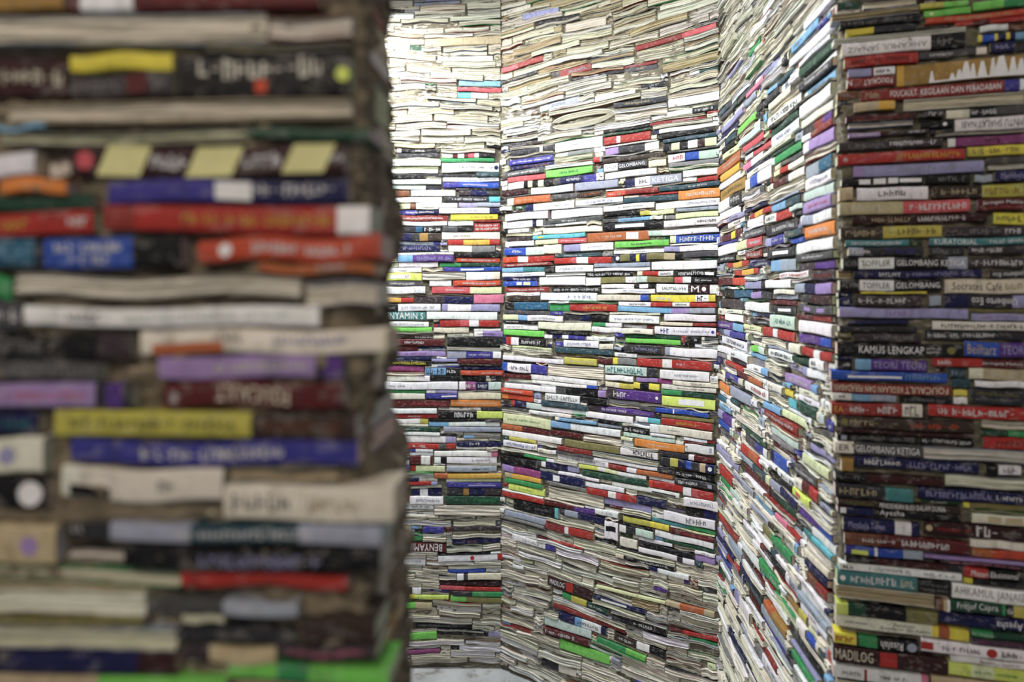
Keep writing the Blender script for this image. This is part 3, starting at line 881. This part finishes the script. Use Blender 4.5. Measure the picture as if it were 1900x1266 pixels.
DATA['D'] = '''
1392 1415 88 8|gn
1389 1422 161 7|pk
1428 1479 150 14|lb:.4,dt
1490 1552 108 14|dg
1490 1552 139 13|dk|*@.2-.9 w .4
1470 1548 84 18|w
1408 1450 183 14|dk
1344 1384 224 10|lav
1372 1408 228 11|lg
1341 1372 241 9|n
1430 1491 204 15|w|*@.1-.9 dk .6
1490 1550 188 22|w
1490 1547 211 14|cw
1492 1545 230 12|dk:.4,mr:.7,p
1437 1490 246 16|w|*@.2-.8 lav .4
1495 1550 261 18|w:.2,v
1381 1422 264 11|pr
1385 1436 279 9|w:.3,pr
1437 1493 284 12|mt:.1,gn
1334 1378 304 15|ob|*@.3-.9 c .3
1340 1376 320 12|yo
1338 1385 350 17|oc|*@.1-.9 ol .4
1380 1417 298 13|pk:.4,w
1340 1377 334 11|w
1388 1436 330 18|w:.2,b:.5,w
1440 1495 309 9|py:.2,r:.5,cw
1440 1494 330 13|m:.4,dkg:.5,cw
1499 1550 309 20|s:.5,tb
1499 1550 334 18|w|*@.2-.9 s .4
1497 1550 357 16|mt
1428 1492 352 20|Pcw
1437 1491 377 12|lb:.5,dt
1497 1550 378 18|v|*@.2-.9 pk .3
1337 1380 375 17|w:.55,dk|*@.6-.95 w .5
1337 1377 395 12|w
1394 1434 394 9|r:.2,yo:.6,r
1388 1420 410 12|w
1423 1471 402 15|w:.45,r|*@.05-.4 gy .5
1495 1550 404 15|s:.4,w
1497 1552 426 19|o|*@.15-.8 w .4
1471 1496 446 9|b
1426 1486 422 15|dk|*@.2-.9 w .4
1383 1425 432 14|dkg|*@.1-.9 w .4
1342 1379 437 12|m:.5,y:.7,m
1423 1462 446 14|lav:.3,bv:.85,w|*@.35-.8 w .3
1371 1421 451 14|py:.42,pr|*@.5-.95 w .4
1334 1371 463 15|w
1482 1552 456 22|w
1482 1552 476 14|dkg|*@.2-.8 w .3
1334 1371 480 9|k|*@.2-.9 w .4
1388 1420 473 12|mr|*@.1-.9 w .5
1431 1482 470 15|dk|#@.2-.8 w .4
1351 1391 490 9|r:.3,yo:.7,r
1367 1411 504 10|r:.3,yo:.8,r
1391 1434 491 11|n|*@.3-.9 w .4
1434 1482 492 17|lb:.4,s
1485 1550 492 14|dkp:.5,p
1334 1388 523 11|m:.6,ro
1388 1474 530 16|lav:.4,k:.5,w
1453 1507 510 8|w|*@.0-.95 ro .6
1508 1553 511 15|dkp|*@.1-.9 mr .5
1480 1548 536 16|s:.3,n:.6,v
1343 1400 543 15|k:.4,tb
1400 1439 548 10|v:.5,dk
1493 1550 556 13|dk:.3,dm
1431 1482 562 7|m
1437 1482 575 11|dk|#@.3-.8 w .4
1388 1431 570 14|w
1340 1382 564 14|dkp
1488 1550 575 13|dkg|#@.2-.4 v .5;#@.6-.8 v .5
1482 1545 590 10|m:.5,mr
1434 1482 598 20|mt|*@.2-.9 t .4
1334 1382 606 11|p:.6,lb|*@.1-.5 w .4
1348 1383 590 11|w
1488 1550 608 20|w
1417 1479 620 14|r:.35,w:.5,r
1484 1545 632 14|p:.7,b|*@.2-.65 v .5
1348 1388 622 9|lav:.3,bv
1342 1390 636 15|w|*@.2-.9 dkg .5
1398 1422 649 10|lg:.6,mt
1495 1550 658 12|r:.4,w:.6,r
1427 1475 660 12|w|*@.1-.9 n .5
1476 1508 670 9|dg
1492 1537 694 15|lav:.2,w
1457 1508 708 14|v|*@.2-.9 w .4
1387 1430 724 17|w|*@.3-.9 pr .5
1331 1355 719 13|o
1372 1420 704 10|m:.5,ob
1460 1476 729 13|y
1335 1376 750 8|tb:.4,w
1358 1398 736 15|s
1465 1484 750 15|cy
1484 1521 762 15|dg
1422 1486 783 12|mr|*@.1-.9 w .4
1454 1502 778 12|py
1335 1366 778 13|lav:.3,p:.85,w
1368 1420 789 14|Pcw
1438 1489 813 12|mt
1335 1358 791 9|b
1387 1427 829 13|dkg:.5,bv:.85,w
1431 1465 857 18|n:.2,b
1438 1481 838 12|m|*@.3-.9 w .4
1375 1414 847 13|r:.4,ob:.8,r
1335 1376 851 11|lav|*@.2-.8 w .3
1495 1545 866 15|py
1478 1521 880 18|dkg|*@.1-.9 w .4
1339 1363 884 15|r
1376 1430 886 11|db:.2,m
1446 1480 893 16|w|*@.2-.9 k .6
1476 1510 920 18|ly|#@.2-.5 pr .5
1495 1525 915 20|m:.5,r
1433 1484 918 12|s:.4,n
1339 1379 910 9|gn:.5,mt
1488 1550 975 14|p:.6,b
1510 1552 1004 18|w
1495 1548 1010 9|t:.3,cy
1336 1371 982 10|r:.3,mr
1444 1490 980 9|pk:.5,r
1418 1470 1010 14|ol:.3,gn
1500 1542 1064 11|n
1505 1540 1090 15|br:.5,mr
1500 1545 1046 11|c
1415 1451 1068 16|gn|*@.5-.9 mt .5
1382 1413 1032 15|w
1357 1382 1018 16|s
1334 1358 1038 9|bv
1377 1420 1082 13|n:.6,k
1489 1547 1122 16|w
1490 1541 1154 13|w|*@.3-.6 pr .3
1367 1394 1126 18|lav:.3,w
1392 1415 1120 15|dm|*@.2-.8 r .4
1424 1465 1150 11|ob:.4,oc
1444 1485 1138 14|py
1465 1500 1132 13|oc:.6,yl
1415 1464 1168 14|s
1470 1540 1212 22|dk:.5,k
1503 1521 1192 10|b
1472 1515 1243 11|gn
1473 1525 1228 7|lav
'''
# ---------------------------------------------------------------- floor and mortar walls
def struct(o): o['kind'] = 'structure'; return o
fm = bpy.data.meshes.new('floor')
fm.from_pydata([(-4, -3, 0), (4, -3, 0), (4, 4, 0), (-4, 4, 0)], [], [(0, 1, 2, 3)]); fm.materials.append(floor_mat())
fo = bpy.data.objects.new('floor', fm); scene.collection.objects.link(fo); struct(fo)
def vnoise(U, V, cell, seed):
    r = np.random.RandomState(seed); G = r.rand(256, 256)
    x, y = U/cell, V/cell; xi, yi = np.floor(x).astype(int), np.floor(y).astype(int); fx, fy = x-xi, y-yi
    fx, fy = fx*fx*(3-2*fx), fy*fy*(3-2*fy); g = lambda a, b: G[a % 256, b % 256]
    return (g(xi, yi)*(1-fx)+g(xi+1, yi)*fx)*(1-fy)+(g(xi, yi+1)*(1-fx)+g(xi+1, yi+1)*fx)*fy-.5
def sample_path(pts, step):
    """points every `step` along a plan polyline, with outward normals (outward = right-hand side of travel)"""
    P, N, S = [], [], []; s0 = 0
    for a, b in zip(pts[:-1], pts[1:]):
        a, b = np.array(a), np.array(b); L = np.linalg.norm(b-a); d = (b-a)/L; n = np.array([d[1], -d[0]])
        k = max(1, int(L/step))
        for i in range(k): P.append(a+(b-a)*i/k); N.append(n); S.append(s0+L*i/k)
        s0 += L
    P.append(b); N.append(n); S.append(s0)
    N = np.array(N); M = N.copy()
    for _ in range(3):
        M[1:-1] = (M[:-2]+M[1:-1]+M[2:])/3
    M /= np.linalg.norm(M, axis=1)[:, None]
    return np.array(P), M, np.array(S)
def mortar(name, pts, back, base, amp, seed, material, step=.005, z1=3.02, zstep=.005, extra=None):
    P, N, S = sample_path(pts, step)
    zs = np.arange(-.01, z1, zstep)
    U, V = np.meshgrid(S, zs)
    h = base + amp*(vnoise(U, V, .030, seed)*1.0+vnoise(U, V*2.2, .011, seed+1)*.7+vnoise(U, V, .006, seed+2)*.35) + vnoise(U, V, .16, seed+3)*.006
    big = vnoise(U, V*1.6, .045, seed+4); h += np.clip(big-.27, 0, 1)*amp*1.6
    if extra is not None: h = h+extra(U, V, P)
    X = P[None, :, 0]+N[None, :, 0]*h; Y = P[None, :, 1]+N[None, :, 1]*h
    nz, ns = U.shape
    co = np.stack([X, Y, V], -1).reshape(-1, 3)
    idx = np.arange(nz*ns).reshape(nz, ns)
    q = np.stack([idx[:-1, :-1], idx[:-1, 1:], idx[1:, 1:], idx[1:, :-1]], -1).reshape(-1, 4)
    # plain back: the listed plan points at floor and top
    nb = len(co); bk = [(x, y, z) for z in (-.01, float(zs[-1])) for (x, y) in back]
    co = np.vstack([co, bk]); k = len(back)
    faces = [tuple(f) for f in q.tolist()]
    for i in range(k-1): faces.append((nb+i, nb+i+1, nb+k+i+1, nb+k+i))
    faces.append((int(idx[0, -1]), nb, nb+k, int(idx[-1, -1]))); faces.append((nb+k-1, int(idx[0, 0]), int(idx[-1, 0]), nb+2*k-1))
    faces.append(tuple(int(i) for i in idx[-1, :])+tuple(nb+k+i for i in range(k)))
    me = bpy.data.meshes.new(name); me.from_pydata(co.tolist(), [], faces); me.materials.append(material)
    me.polygons.foreach_set('use_smooth', [True]*len(q)+[False]*(len(faces)-len(q))); me.update()
    o = bpy.data.objects.new(name, me); scene.collection.objects.link(o); return struct(o)
def T2(a): return tuple(float(x) for x in a)
wA, wB, wC, wD, wE = (WALLS[k] for k in 'ABCDE')
# near left wall: front face, rounded corner, end face, plain back; the end face bulges as in the photo
a1 = wA.p1; rr = .02
edge_tab = [(-400, 712), (0, 716), (30, 714), (60, 708), (100, 712), (150, 726), (200, 722), (260, 716), (300, 726), (380, 731), (430, 738), (470, 730), (500, 712), (540, 706), (590, 711), (630, 724), (660, 728), (690, 705), (730, 703), (770, 722), (800, 734), (850, 752), (900, 748), (960, 750), (1050, 752), (1150, 745), (1266, 742), (1700, 745)]
def bulge(z):
    return (float(np.interp(HY-(z-EYE)*F/.77, [e[0] for e in edge_tab], [e[1] for e in edge_tab]))-731)*.77/F-.014
def endbulge(U, V, P):
    py = HY-(V-EYE)*F/.77
    px = np.interp(py, [e[0] for e in edge_tab], [e[1] for e in edge_tab])
    w = np.clip((P[None, :, 1]-a1[1]-.03)/.08, 0, 1)*(P[None, :, 0] > a1[0]-.06)
    return w*((px-731)*.77/F-.014)
a1 = a1+wA.d*.014
pA = [T2(wA.p0), T2(a1+wA.d*(-rr)), T2(a1+wA.d*(-.006)-wA.n*.006), T2(a1-wA.n*rr), T2(a1-wA.n*.20), T2(a1-wA.n*.22-wA.d*.02), T2(a1-wA.n*.22-wA.d*.6), T2(wA.p0-wA.n*.22)]
mortar('wall_left', pA, [T2(wA.p0-wA.n*.21)], -.005, .013, 11, M_MUD_A, .004, 3.02, .004, endbulge)
mortar('wall_back', [T2(wB.p0), T2(wB.p1+wB.d*.01)], [T2(wB.p1-wB.n*.25), T2(wB.p0-wB.n*.25)], -.0075, .008, 21, M_MUD)
mortar('wall_middle', [T2(wC.p0-wC.d*.01), T2(wC.p1+wC.d*.01)], [T2(wC.p1-wC.n*.25), T2(wC.p0-wC.n*.25)], -.0075, .008, 31, M_MUD)
pE0 = wE.p0
mortar('wall_side', [T2(wD.p0-wD.d*.01), T2(wD.p1-wD.d*.012)], [T2(wD.p1-wD.n*.12), T2(wD.p0-wD.n*.25)], -.0075, .008, 41, M_MUD)
mortar('wall_right', [T2(pE0-wE.n*.16), T2(pE0-wE.n*.02), T2(pE0-wE.n*.004+wE.d*.006), T2(pE0+wE.d*.02), T2(wE.p1)], [T2(wE.p1-wE.n*.25), T2(pE0+wE.d*.1-wE.n*.25)], -.006, .008, 51, M_MUD, .004, 3.02, .004)
# ---------------------------------------------------------------- parse the catalogue
BOOKS = []
for wc in 'AEBCD':
    W = WALLS[wc]
    for line in DATA[wc].strip().split('\n'):
        f = line.split('|'); x0, x1, yc, h = map(float, f[0].split())
        kind = 'S'; segs = []
        cs = f[1]
        if cs[0] == 'U': kind = 'U'; segs = [(1.0, 'cw')]
        elif cs[0] == 'P':
            kind = 'P'; pc = cs[1:]
            rngc = random.Random(int(x0*7+yc*13))
            segs = [(1.0, rngc.choice(['gy', 'cw', 'dkg', 'tn', 'ol', 'br', 's']), pc)]
        else:
            for q in cs.split(','):
                a = q.split(':'); segs.append((float(a[1]) if len(a) > 1 else 1.0, a[0]))
        tx = []
        if len(f) > 2:
            for q in f[2].split(';'):
                name, rest = q.split('@'); r = rest.split()
                # "a-b col [R] [height] [zcentre]"
                a, b = r[0].rsplit('-', 1) if not r[0].startswith('-') else r[0].split('-', 1)
                rot = 'R' in r[1:]; nums = [float(v) for v in r[2:] if v != 'R']
                hs = nums[0] if nums else .55
                if nums and abs(nums[0]) < .01: hs = .5
                zc = nums[1] if len(nums) > 1 else 0.0
                if len(nums) == 1 and nums[0] < 0: hs, zc = .5, nums[0]
                tx.append((name, float(a), min(1.0, float(b)), r[1], rot, hs, zc))
        u0, u1 = W.u(x0), W.u(x1); pm = (x0+x1)/2; um = (u0+u1)/2
        z = W.z(pm, yc); T = h/W.scale(pm)
        BOOKS.append(dict(w=wc, x0=x0, x1=x1, y=yc, h=h, kind=kind, segs=segs, tx=tx, u=um, L=abs(u1-u0), z=z, T=T,
                          area=max(1, (min(x1, 1900)-max(x0, 0)))*max(1, min(h, 1266-yc+h/2))))
for b in BOOKS:
    up = dn = 1.0
    for o in BOOKS:
        if o is b or o['w'] != b['w']: continue
        ov = min(b['u']+b['L']/2, o['u']+o['L']/2)-max(b['u']-b['L']/2, o['u']-o['L']/2)
        if ov < .006: continue
        g = abs(o['z']-b['z'])-(o['T']+b['T'])/2
        if o['z'] > b['z']: up = min(up, g)
        else: dn = min(dn, g)
    cap = .16*b['T']
    b['gu'], b['gd'] = [max(-.3*b['T'], min(cap, (g-.0012)/2)) for g in (up, dn)]
for b in BOOKS:
    b['z'] += (b['gu']-b['gd'])/2; b['T'] += b['gu']+b['gd']
KEEP = 305
ranked = sorted(BOOKS, key=lambda b: -(b['area']+(3000 if b['w'] == 'A' else 1200 if b['w'] == 'E' and b['area'] > 420 else 0)))
for i, b in enumerate(ranked): b['own'] = i < KEEP
# ---------------------------------------------------------------- labels
def dom(b):
    if b['kind'] == 'P': return {'c': 'cream', 'cw': 'pale', 'tn': 'tan', 'ol': 'olive'}[b['segs'][0][2]]
    w = {}; p = 0
    for e, c in b['segs']: w[c] = w.get(c, 0)+e-p; p = e
    return NAME[max(w, key=w.get)]
def look(b, full=True):
    d = dom(b)
    size = {'A': (.021, .010), 'E': (.0205, .0115)}.get(b['w'], (.026, .0165))
    ad = 'thick ' if b['T'] > size[0] else 'thin ' if b['T'] < size[1] else ''
    if b['L'] < .10: ad = 'short ' + ad
    if b['kind'] == 'U': return 'book with pages curled open round a dark hollow'
    if b['kind'] == 'P': return ad + 'book with ' + d + ' page edges outward'
    s = ad + d + ' book'
    ex = []; p = 0
    for i, (e, c) in enumerate(b['segs']):
        if NAME[c] != d and e-p >= .12:
            ex.append(NAME[c]+(' left end' if i == 0 else ' right end' if i == len(b['segs'])-1 else ' band'))
        p = e
    if ex: s += ' with ' + ex[0]
    t = [q for q in b['tx'] if q[0] not in '#/^O' and q[2]-q[1] > .2]
    if t and full:
        kindt = 'capitals' if (t[0][0] != '*' and t[0][0].isupper()) else 'lettering'
        tt = NAME[t[0][3]]+(' upside-down ' if t[0][4] else ' ')+kindt
        s += (' and ' if ex else ' with ')+tt
    sp = [q for q in b['tx'] if q[0] in '/^']
    if sp: s = 'thick maroon book with slanted pale yellow stripes' if sp[0][0] == '/' else 'thick ochre book with white painted peaks'
    return s
def short(b):
    if b['kind'] == 'P': return dom(b)+' page edges'
    p = 0; ex = ''
    for e, c in b['segs']:
        if NAME[c] != dom(b) and e-p >= .15: ex = '-and-'+NAME[c].replace(' ', '-'); break
        p = e
    return dom(b)+ex+' book'
def zone(b):
    return ['at the very top', 'in the upper part', 'above mid-height', 'below mid-height', 'in the lower part', 'at the very bottom'][min(5, max(0, int(b['y']/211)))]
def neigh(b):
    r = {}
    for o in BOOKS:
        if o is b or o['w'] != b['w']: continue
        ov = min(b['u']+b['L']/2, o['u']+o['L']/2)-max(b['u']-b['L']/2, o['u']-o['L']/2)
        dz = o['z']-b['z']; g = abs(dz)-(o['T']+b['T'])/2
        if ov > .35*min(b['L'], o['L']) and g < .022:
            k = 'below' if dz > 0 else 'above'
            if k not in r or g < r[k][0]: r[k] = (g, o)
        if abs(dz) < .5*(o['T']+b['T']) and ov < .01 and -ov < .05:
            k = 'right of' if o['u'] < b['u'] else 'left of'
            if k not in r or -ov < r[k][0]: r[k] = (-ov, o)
    return {k: v[1] for k, v in r.items()}
own = [b for b in BOOKS if b['own']]
for b in own:
    nb = neigh(b); w = WALLS[b['w']].name; z = zone(b); cand = []
    half = 'left half' if b['u'] < WALLS[b['w']].L*.5 else 'right half'
    keys = [k for k in ('below', 'above', 'right of', 'left of') if k in nb]
    pairs = [(a, c) for a in keys for c in keys if a < c or (a, c) == ('below', 'above')]
    for l in (look(b), look(b, False)):
        for a, c in pairs: cand.append(f"{l} {z} of {w}, {a} {short(nb[a])}, {c} {short(nb[c])}")
        for a, c in pairs: cand.append(f"{l}, {w}, {a} {short(nb[a])}, {c} {short(nb[c])}")
        for a in keys: cand.append(f"{l} {z} of {w}, {a} {short(nb[a])}")
        cand.append(f"{l} {z} of the {w}, {half}")
        for a in keys: cand.append(f"{l}, {w}, {a} {short(nb[a])}")
        cand.append(f"{l} {z} of the {w}")
    b['cand'] = [c for c in cand if len(c.split()) <= 16]
from collections import Counter
cnt = Counter(c for b in own for c in set(b['cand']))
used = set(); dupl = []
for b in own:
    for c in b['cand']:
        if cnt[c] == 1 and c not in used: b['label'] = c; break
    else:
        for c in b['cand']:
            if c not in used: b['label'] = c; break
        else: dupl.append(b); b['label'] = (look(b, False)+' at photo height %d per cent' % int(b['y']/12.66))
    used.add(b['label'])
print('LABELS', len(own), 'fallback', len(dupl), [b['label'] for b in dupl][:8])
# ---------------------------------------------------------------- occupancy and fill
CELL = .002
class Occ:
    def __init__(s, L, H): s.nu, s.nv = int(L/CELL)+1, int(H/CELL)+1; s.g = np.zeros((s.nv, s.nu), bool)
    def mark(s, u0, u1, z0, z1):
        a, b, c, d = [int(round(q/CELL)) for q in (u0, u1, z0, z1)]
        s.g[max(0, c):max(0, d), max(0, a):max(0, b)] = True
def fill(W, L, H, rnd, tr, lr, zmin=.02, trp=None):
    """courses of books laid flat in every place the catalogue leaves free"""
    oc = Occ(L, H); occ = oc.g; outl = []
    for b in BOOKS:
        if b['w'] == W.code: oc.mark(b['u']-b['L']/2-.002, b['u']+b['L']/2+.002, b['z']-b['T']/2-.001, b['z']+b['T']/2+.001)
    # staggered full courses where nothing is in the way
    z = zmin
    while z < H-.03:
        rg = trp if trp and (z > EYE+.58 or z < EYE-.95) else tr
        hc = rnd.uniform(rg[0]*1.1, rg[1]); u = -rnd.uniform(0, .2)
        a, b_ = int(z/CELL), int((z+hc)/CELL)
        while u < L:
            l = rnd.uniform(*lr); u1 = u+l
            c, d = max(0, int(u/CELL)), min(oc.nu-1, int(u1/CELL))
            if d-c > 12 and not occ[a:b_+1, c:d].any():
                if rnd.random() < .28 and hc > .02:
                    m = rnd.uniform(.35, .65)*hc
                    outl.append((c*CELL, d*CELL, z, z+m)); outl.append((c*CELL, d*CELL, z+m, z+hc))
                else:
                    q = rnd.uniform(.93, 1.0)*hc
                    outl.append((c*CELL, d*CELL, z, z+q))
                occ[a:b_, c:d] = True
            u = u1+rnd.uniform(.001, .008)
        z = z+hc
    for v in range(int(zmin/CELL), oc.nv-4):
        u = 0; row = occ[v]
        while u < oc.nu-3:
            if row[u]: u += 1; continue
            nx = np.argmax(row[u:]) if row[u:].any() else oc.nu-u
            want = int(rnd.uniform(*lr)/CELL); run = nx if nx < want+int(.05/CELL) else want
            tw = int(rnd.uniform(*tr)/CELL)
            blk = occ[v:v+tw+4, u:u+run]; free = ~blk.any(axis=1)
            h = len(free) if free.all() else int(np.argmin(free))
            if h > tw and h < tw+3: hh = h
            else: hh = min(h, tw)
            occ[v:v+hh, u:u+run] = True
            if hh*CELL >= .0045 and run*CELL > .02:
                outl.append((u*CELL, (u+run)*CELL, v*CELL, (v+hh)*CELL))
            u += run
    return outl
def warp(code, u, z):
    """the uneven lie of the old page bundles high and low in the far walls: (dz, slope)"""
    if code not in 'BCD': return 0.0, 0.0
    v = z-EYE; k = min(1, max(0, (v-.60)/.12))+min(1, max(0, (-.95-v)/.12))
    A = .007*k; ph = {'B': 0, 'C': 2, 'D': 4}[code]+z*9
    return A*math.sin(u*9+ph), A*9*math.cos(u*9+ph)
EX = []   # extra books: (wall, u, L, z, T, kind, segs, tx, depth)
SP = 'w w w w w w w cw cw cw c c s s dkg dkg dkg k k k dk dk gy gy n m dt dg lav r py db mr lb bv'.split()
SPD = SP+'w w w w w cw cw c s s lb mt lav dkg'.split()
DARK = 'k dk dkp n m dm db dkg dt dg br ol gy cw'.split()
def randspine(rnd, pool):
    c = rnd.choice(pool); segs = [(1.0, c)]
    r = rnd.random()
    if r < .22: segs = [(rnd.uniform(.1, .35), rnd.choice(pool)), (1.0, c)]
    elif r < .36: segs = [(rnd.uniform(.65, .9), c), (1.0, rnd.choice(pool))]
    ink = 'gy' if c in ('w', 'cw', 'tn', 'py', 's', 'lb', 'lav') else rnd.choice(['w', 'w', 'tn', 's'])
    a = rnd.uniform(.08, .45)
    tx = [('*', a, min(.95, a+rnd.uniform(.2, .5)), ink, False, .45, 0.0)] if rnd.random() < .75 else []
    return 'S', segs, tx
def randpage(rnd, warm=False):
    return 'P', [(1.0, rnd.choice(['gy', 'cw', 'w', 's', 'dkg', 'br', 'mr', 'gn', 'dk'] if rnd.random() < .4 else ['cw', 'c', 'gy']), rnd.choice(['cw', 'c', 'c', 'cw', 'cw', 'w'] if not warm else ['tn', 'c', 'c', 'tn', 'cw']))], []
rnd = random.Random(5)
for wc, hi in (('B', 3.0), ('C', 3.0), ('D', 3.0), ('E', 3.0)):
    W = WALLS[wc]
    for (u0, u1, z0, z1) in fill(W, W.L, hi, rnd, (.009, .023) if wc != 'E' else (.009, .020), (.17, .235), .02, (.016, .030) if wc != 'E' else None):
        L, T, u, z = u1-u0-.003, z1-z0-.0009, (u0+u1)/2, (z0+z1)/2
        v = z-EYE
        if wc == 'E':
            if T < .009 and rnd.random() < .6: continue
            pg = .12 if -.65 < v < .5 else .55
            k = randpage(rnd, True) if rnd.random() < pg else randspine(rnd, DARK)
        else:
            pg = .93 if (v > .60 or v < -1.0) else .80 if v < -.93 and wc != 'D' else .55 if v < -.5 and wc == 'D' else .27
            if T < .009: pg = max(pg, .5)
            k = randpage(rnd, wc == 'C' and v > .8) if rnd.random() < pg else randspine(rnd, SP if wc != 'D' else SPD)
        EX.append((W, u, L, z, T)+k+(.035 if wc == 'E' and u0 < .15 else .13,))
# near left wall: gaps hold a few worn books, the rest is clay; beyond the frame ordinary courses
for (u0, u1, z0, z1) in fill(wA, wA.L-.012, 3.0, rnd, (.014, .026), (.18, .22)):
    z = (z0+z1)/2; T = z1-z0-.002; infr = 1.22 < z < 1.80
    if infr and (T < .006 or rnd.random() < .35): continue
    k = randpage(rnd, True) if rnd.random() < (.75 if infr else .5) else randspine(rnd, DARK)
    EX.append((wA, (u0+u1)/2, u1-u0-.004, z, T)+k+(.12,))
# short ends of books in the end face of the near left wall
WF = Wall('F', T2(a1-wA.n*.03), T2(a1-wA.n*.185), 'end')
z = .02
while z < 2.9:
    T = rnd.uniform(.012, .026)
    if rnd.random() < .30:
        k = randpage(rnd, True) if rnd.random() < .6 else randspine(rnd, 'ob br tn oc db dk mr'.split())
        EX.append((WF, .0775+rnd.uniform(-.01, .01), rnd.uniform(.10, .145), z+T/2, T-.003, k[0], k[1], [], .08))
    z += T
# ---------------------------------------------------------------- build
stuff = MB(); seq = 0
GROUP = {k: 'books laid flat in the '+WALLS[k].name for k in 'ABCDE'}
def segs_lin(kind, segs, r):
    if kind == 'P':
        pc = jit(LIN[segs[0][2]], r, .08)
        return [(1.0, jit(LIN[segs[0][1]], r), pc)]
    return [(e, jit(LIN[c], r, .06)) for e, c in segs]
def tex_lin(tx): return [(a, b, c, LIN[d], e, f, g) for (a, b, c, d, e, f, g) in tx]
for b in BOOKS:
    seq += 1; r = random.Random(seq*31+5); W = WALLS[b['w']]; near = b['w'] in 'AE'
    tl = b['T']*(.94 if near else .92)
    nx = 22 if b['w'] == 'A' else 14 if near else 8
    D = .035 if b['w'] == 'E' and b['u']-b['L']/2 < .15 else .05 if b['w'] == 'A' and b['x1'] > 688 else .14
    cov, pag, inks = curled_book(b['L'], b['T'], .08, r) if b['kind'] == 'U' else make_book(b['L']-.0015, tl, D, b['kind'], segs_lin(b['kind'], b['segs'], r), tex_lin(b['tx']), r, nx,
                              .0022 if b['w'] == 'A' else .0010 if near else .0016)
    outp = r.uniform(.004, .009) if near else r.uniform(.001, .009)
    dz, sl = warp(b['w'], b['u'], b['z'])
    M = W.matrix(b['u'], b['z']+dz, outp, r.uniform(-.006, .006)+sl)
    if b['own']:
        e = bpy.data.objects.new('book', None); scene.collection.objects.link(e); e.matrix_world = M; e.empty_display_size = .05
        e['label'] = b['label']; e['category'] = 'book'; e['group'] = GROUP[b['w']]
        cov.build('cover', [M_COVER], e); pag.build('page_block', [M_PAPER], e)
        for kd, ink in inks:
            if ink.f: ink.build({'#': 'printed_block', '/': 'printed_stripe', '^': 'printed_peaks', 'O': 'printed_disc'}.get(kd, 'spine_lettering'), [M_INK], e)
    else:
        stuff.add(cov, M, 0); stuff.add(pag, M, 1)
        for kd, ink in inks:
            if ink.f: stuff.add(ink, M, 2)
for (W, u, L, z, T, kind, segs, tx, D) in EX:
    seq += 1; r = random.Random(seq*17+3)
    far = W.code in 'BCD'
    dz, sl = warp(W.code, u, z)
    cov, pag, inks = make_book(L, T, D, kind, segs_lin(kind, segs, r), tex_lin(tx), r, 7, .0036 if kind == 'P' and far else .0016)
    M = W.matrix(u, z+dz, bulge(z)-r.uniform(.001, .005) if W.code == 'F' else r.uniform(-.004, .011) if far else r.uniform(-.006, .003), r.uniform(-.012, .012)+sl)
    stuff.add(cov, M, 0); stuff.add(pag, M, 1)
    for kd, ink in inks:
        if ink.f: stuff.add(ink, M, 2)
so = stuff.build('books', [M_COVER, M_PAPER, M_INK])
so['kind'] = 'stuff'; so['category'] = 'books'
so['label'] = 'remaining smaller books and bundles of cream page edges packed between the singled-out books'
print('BOOKS own', len(own), 'catalogued', len(BOOKS), 'extra', len(EX), 'stuff verts', len(stuff.v))
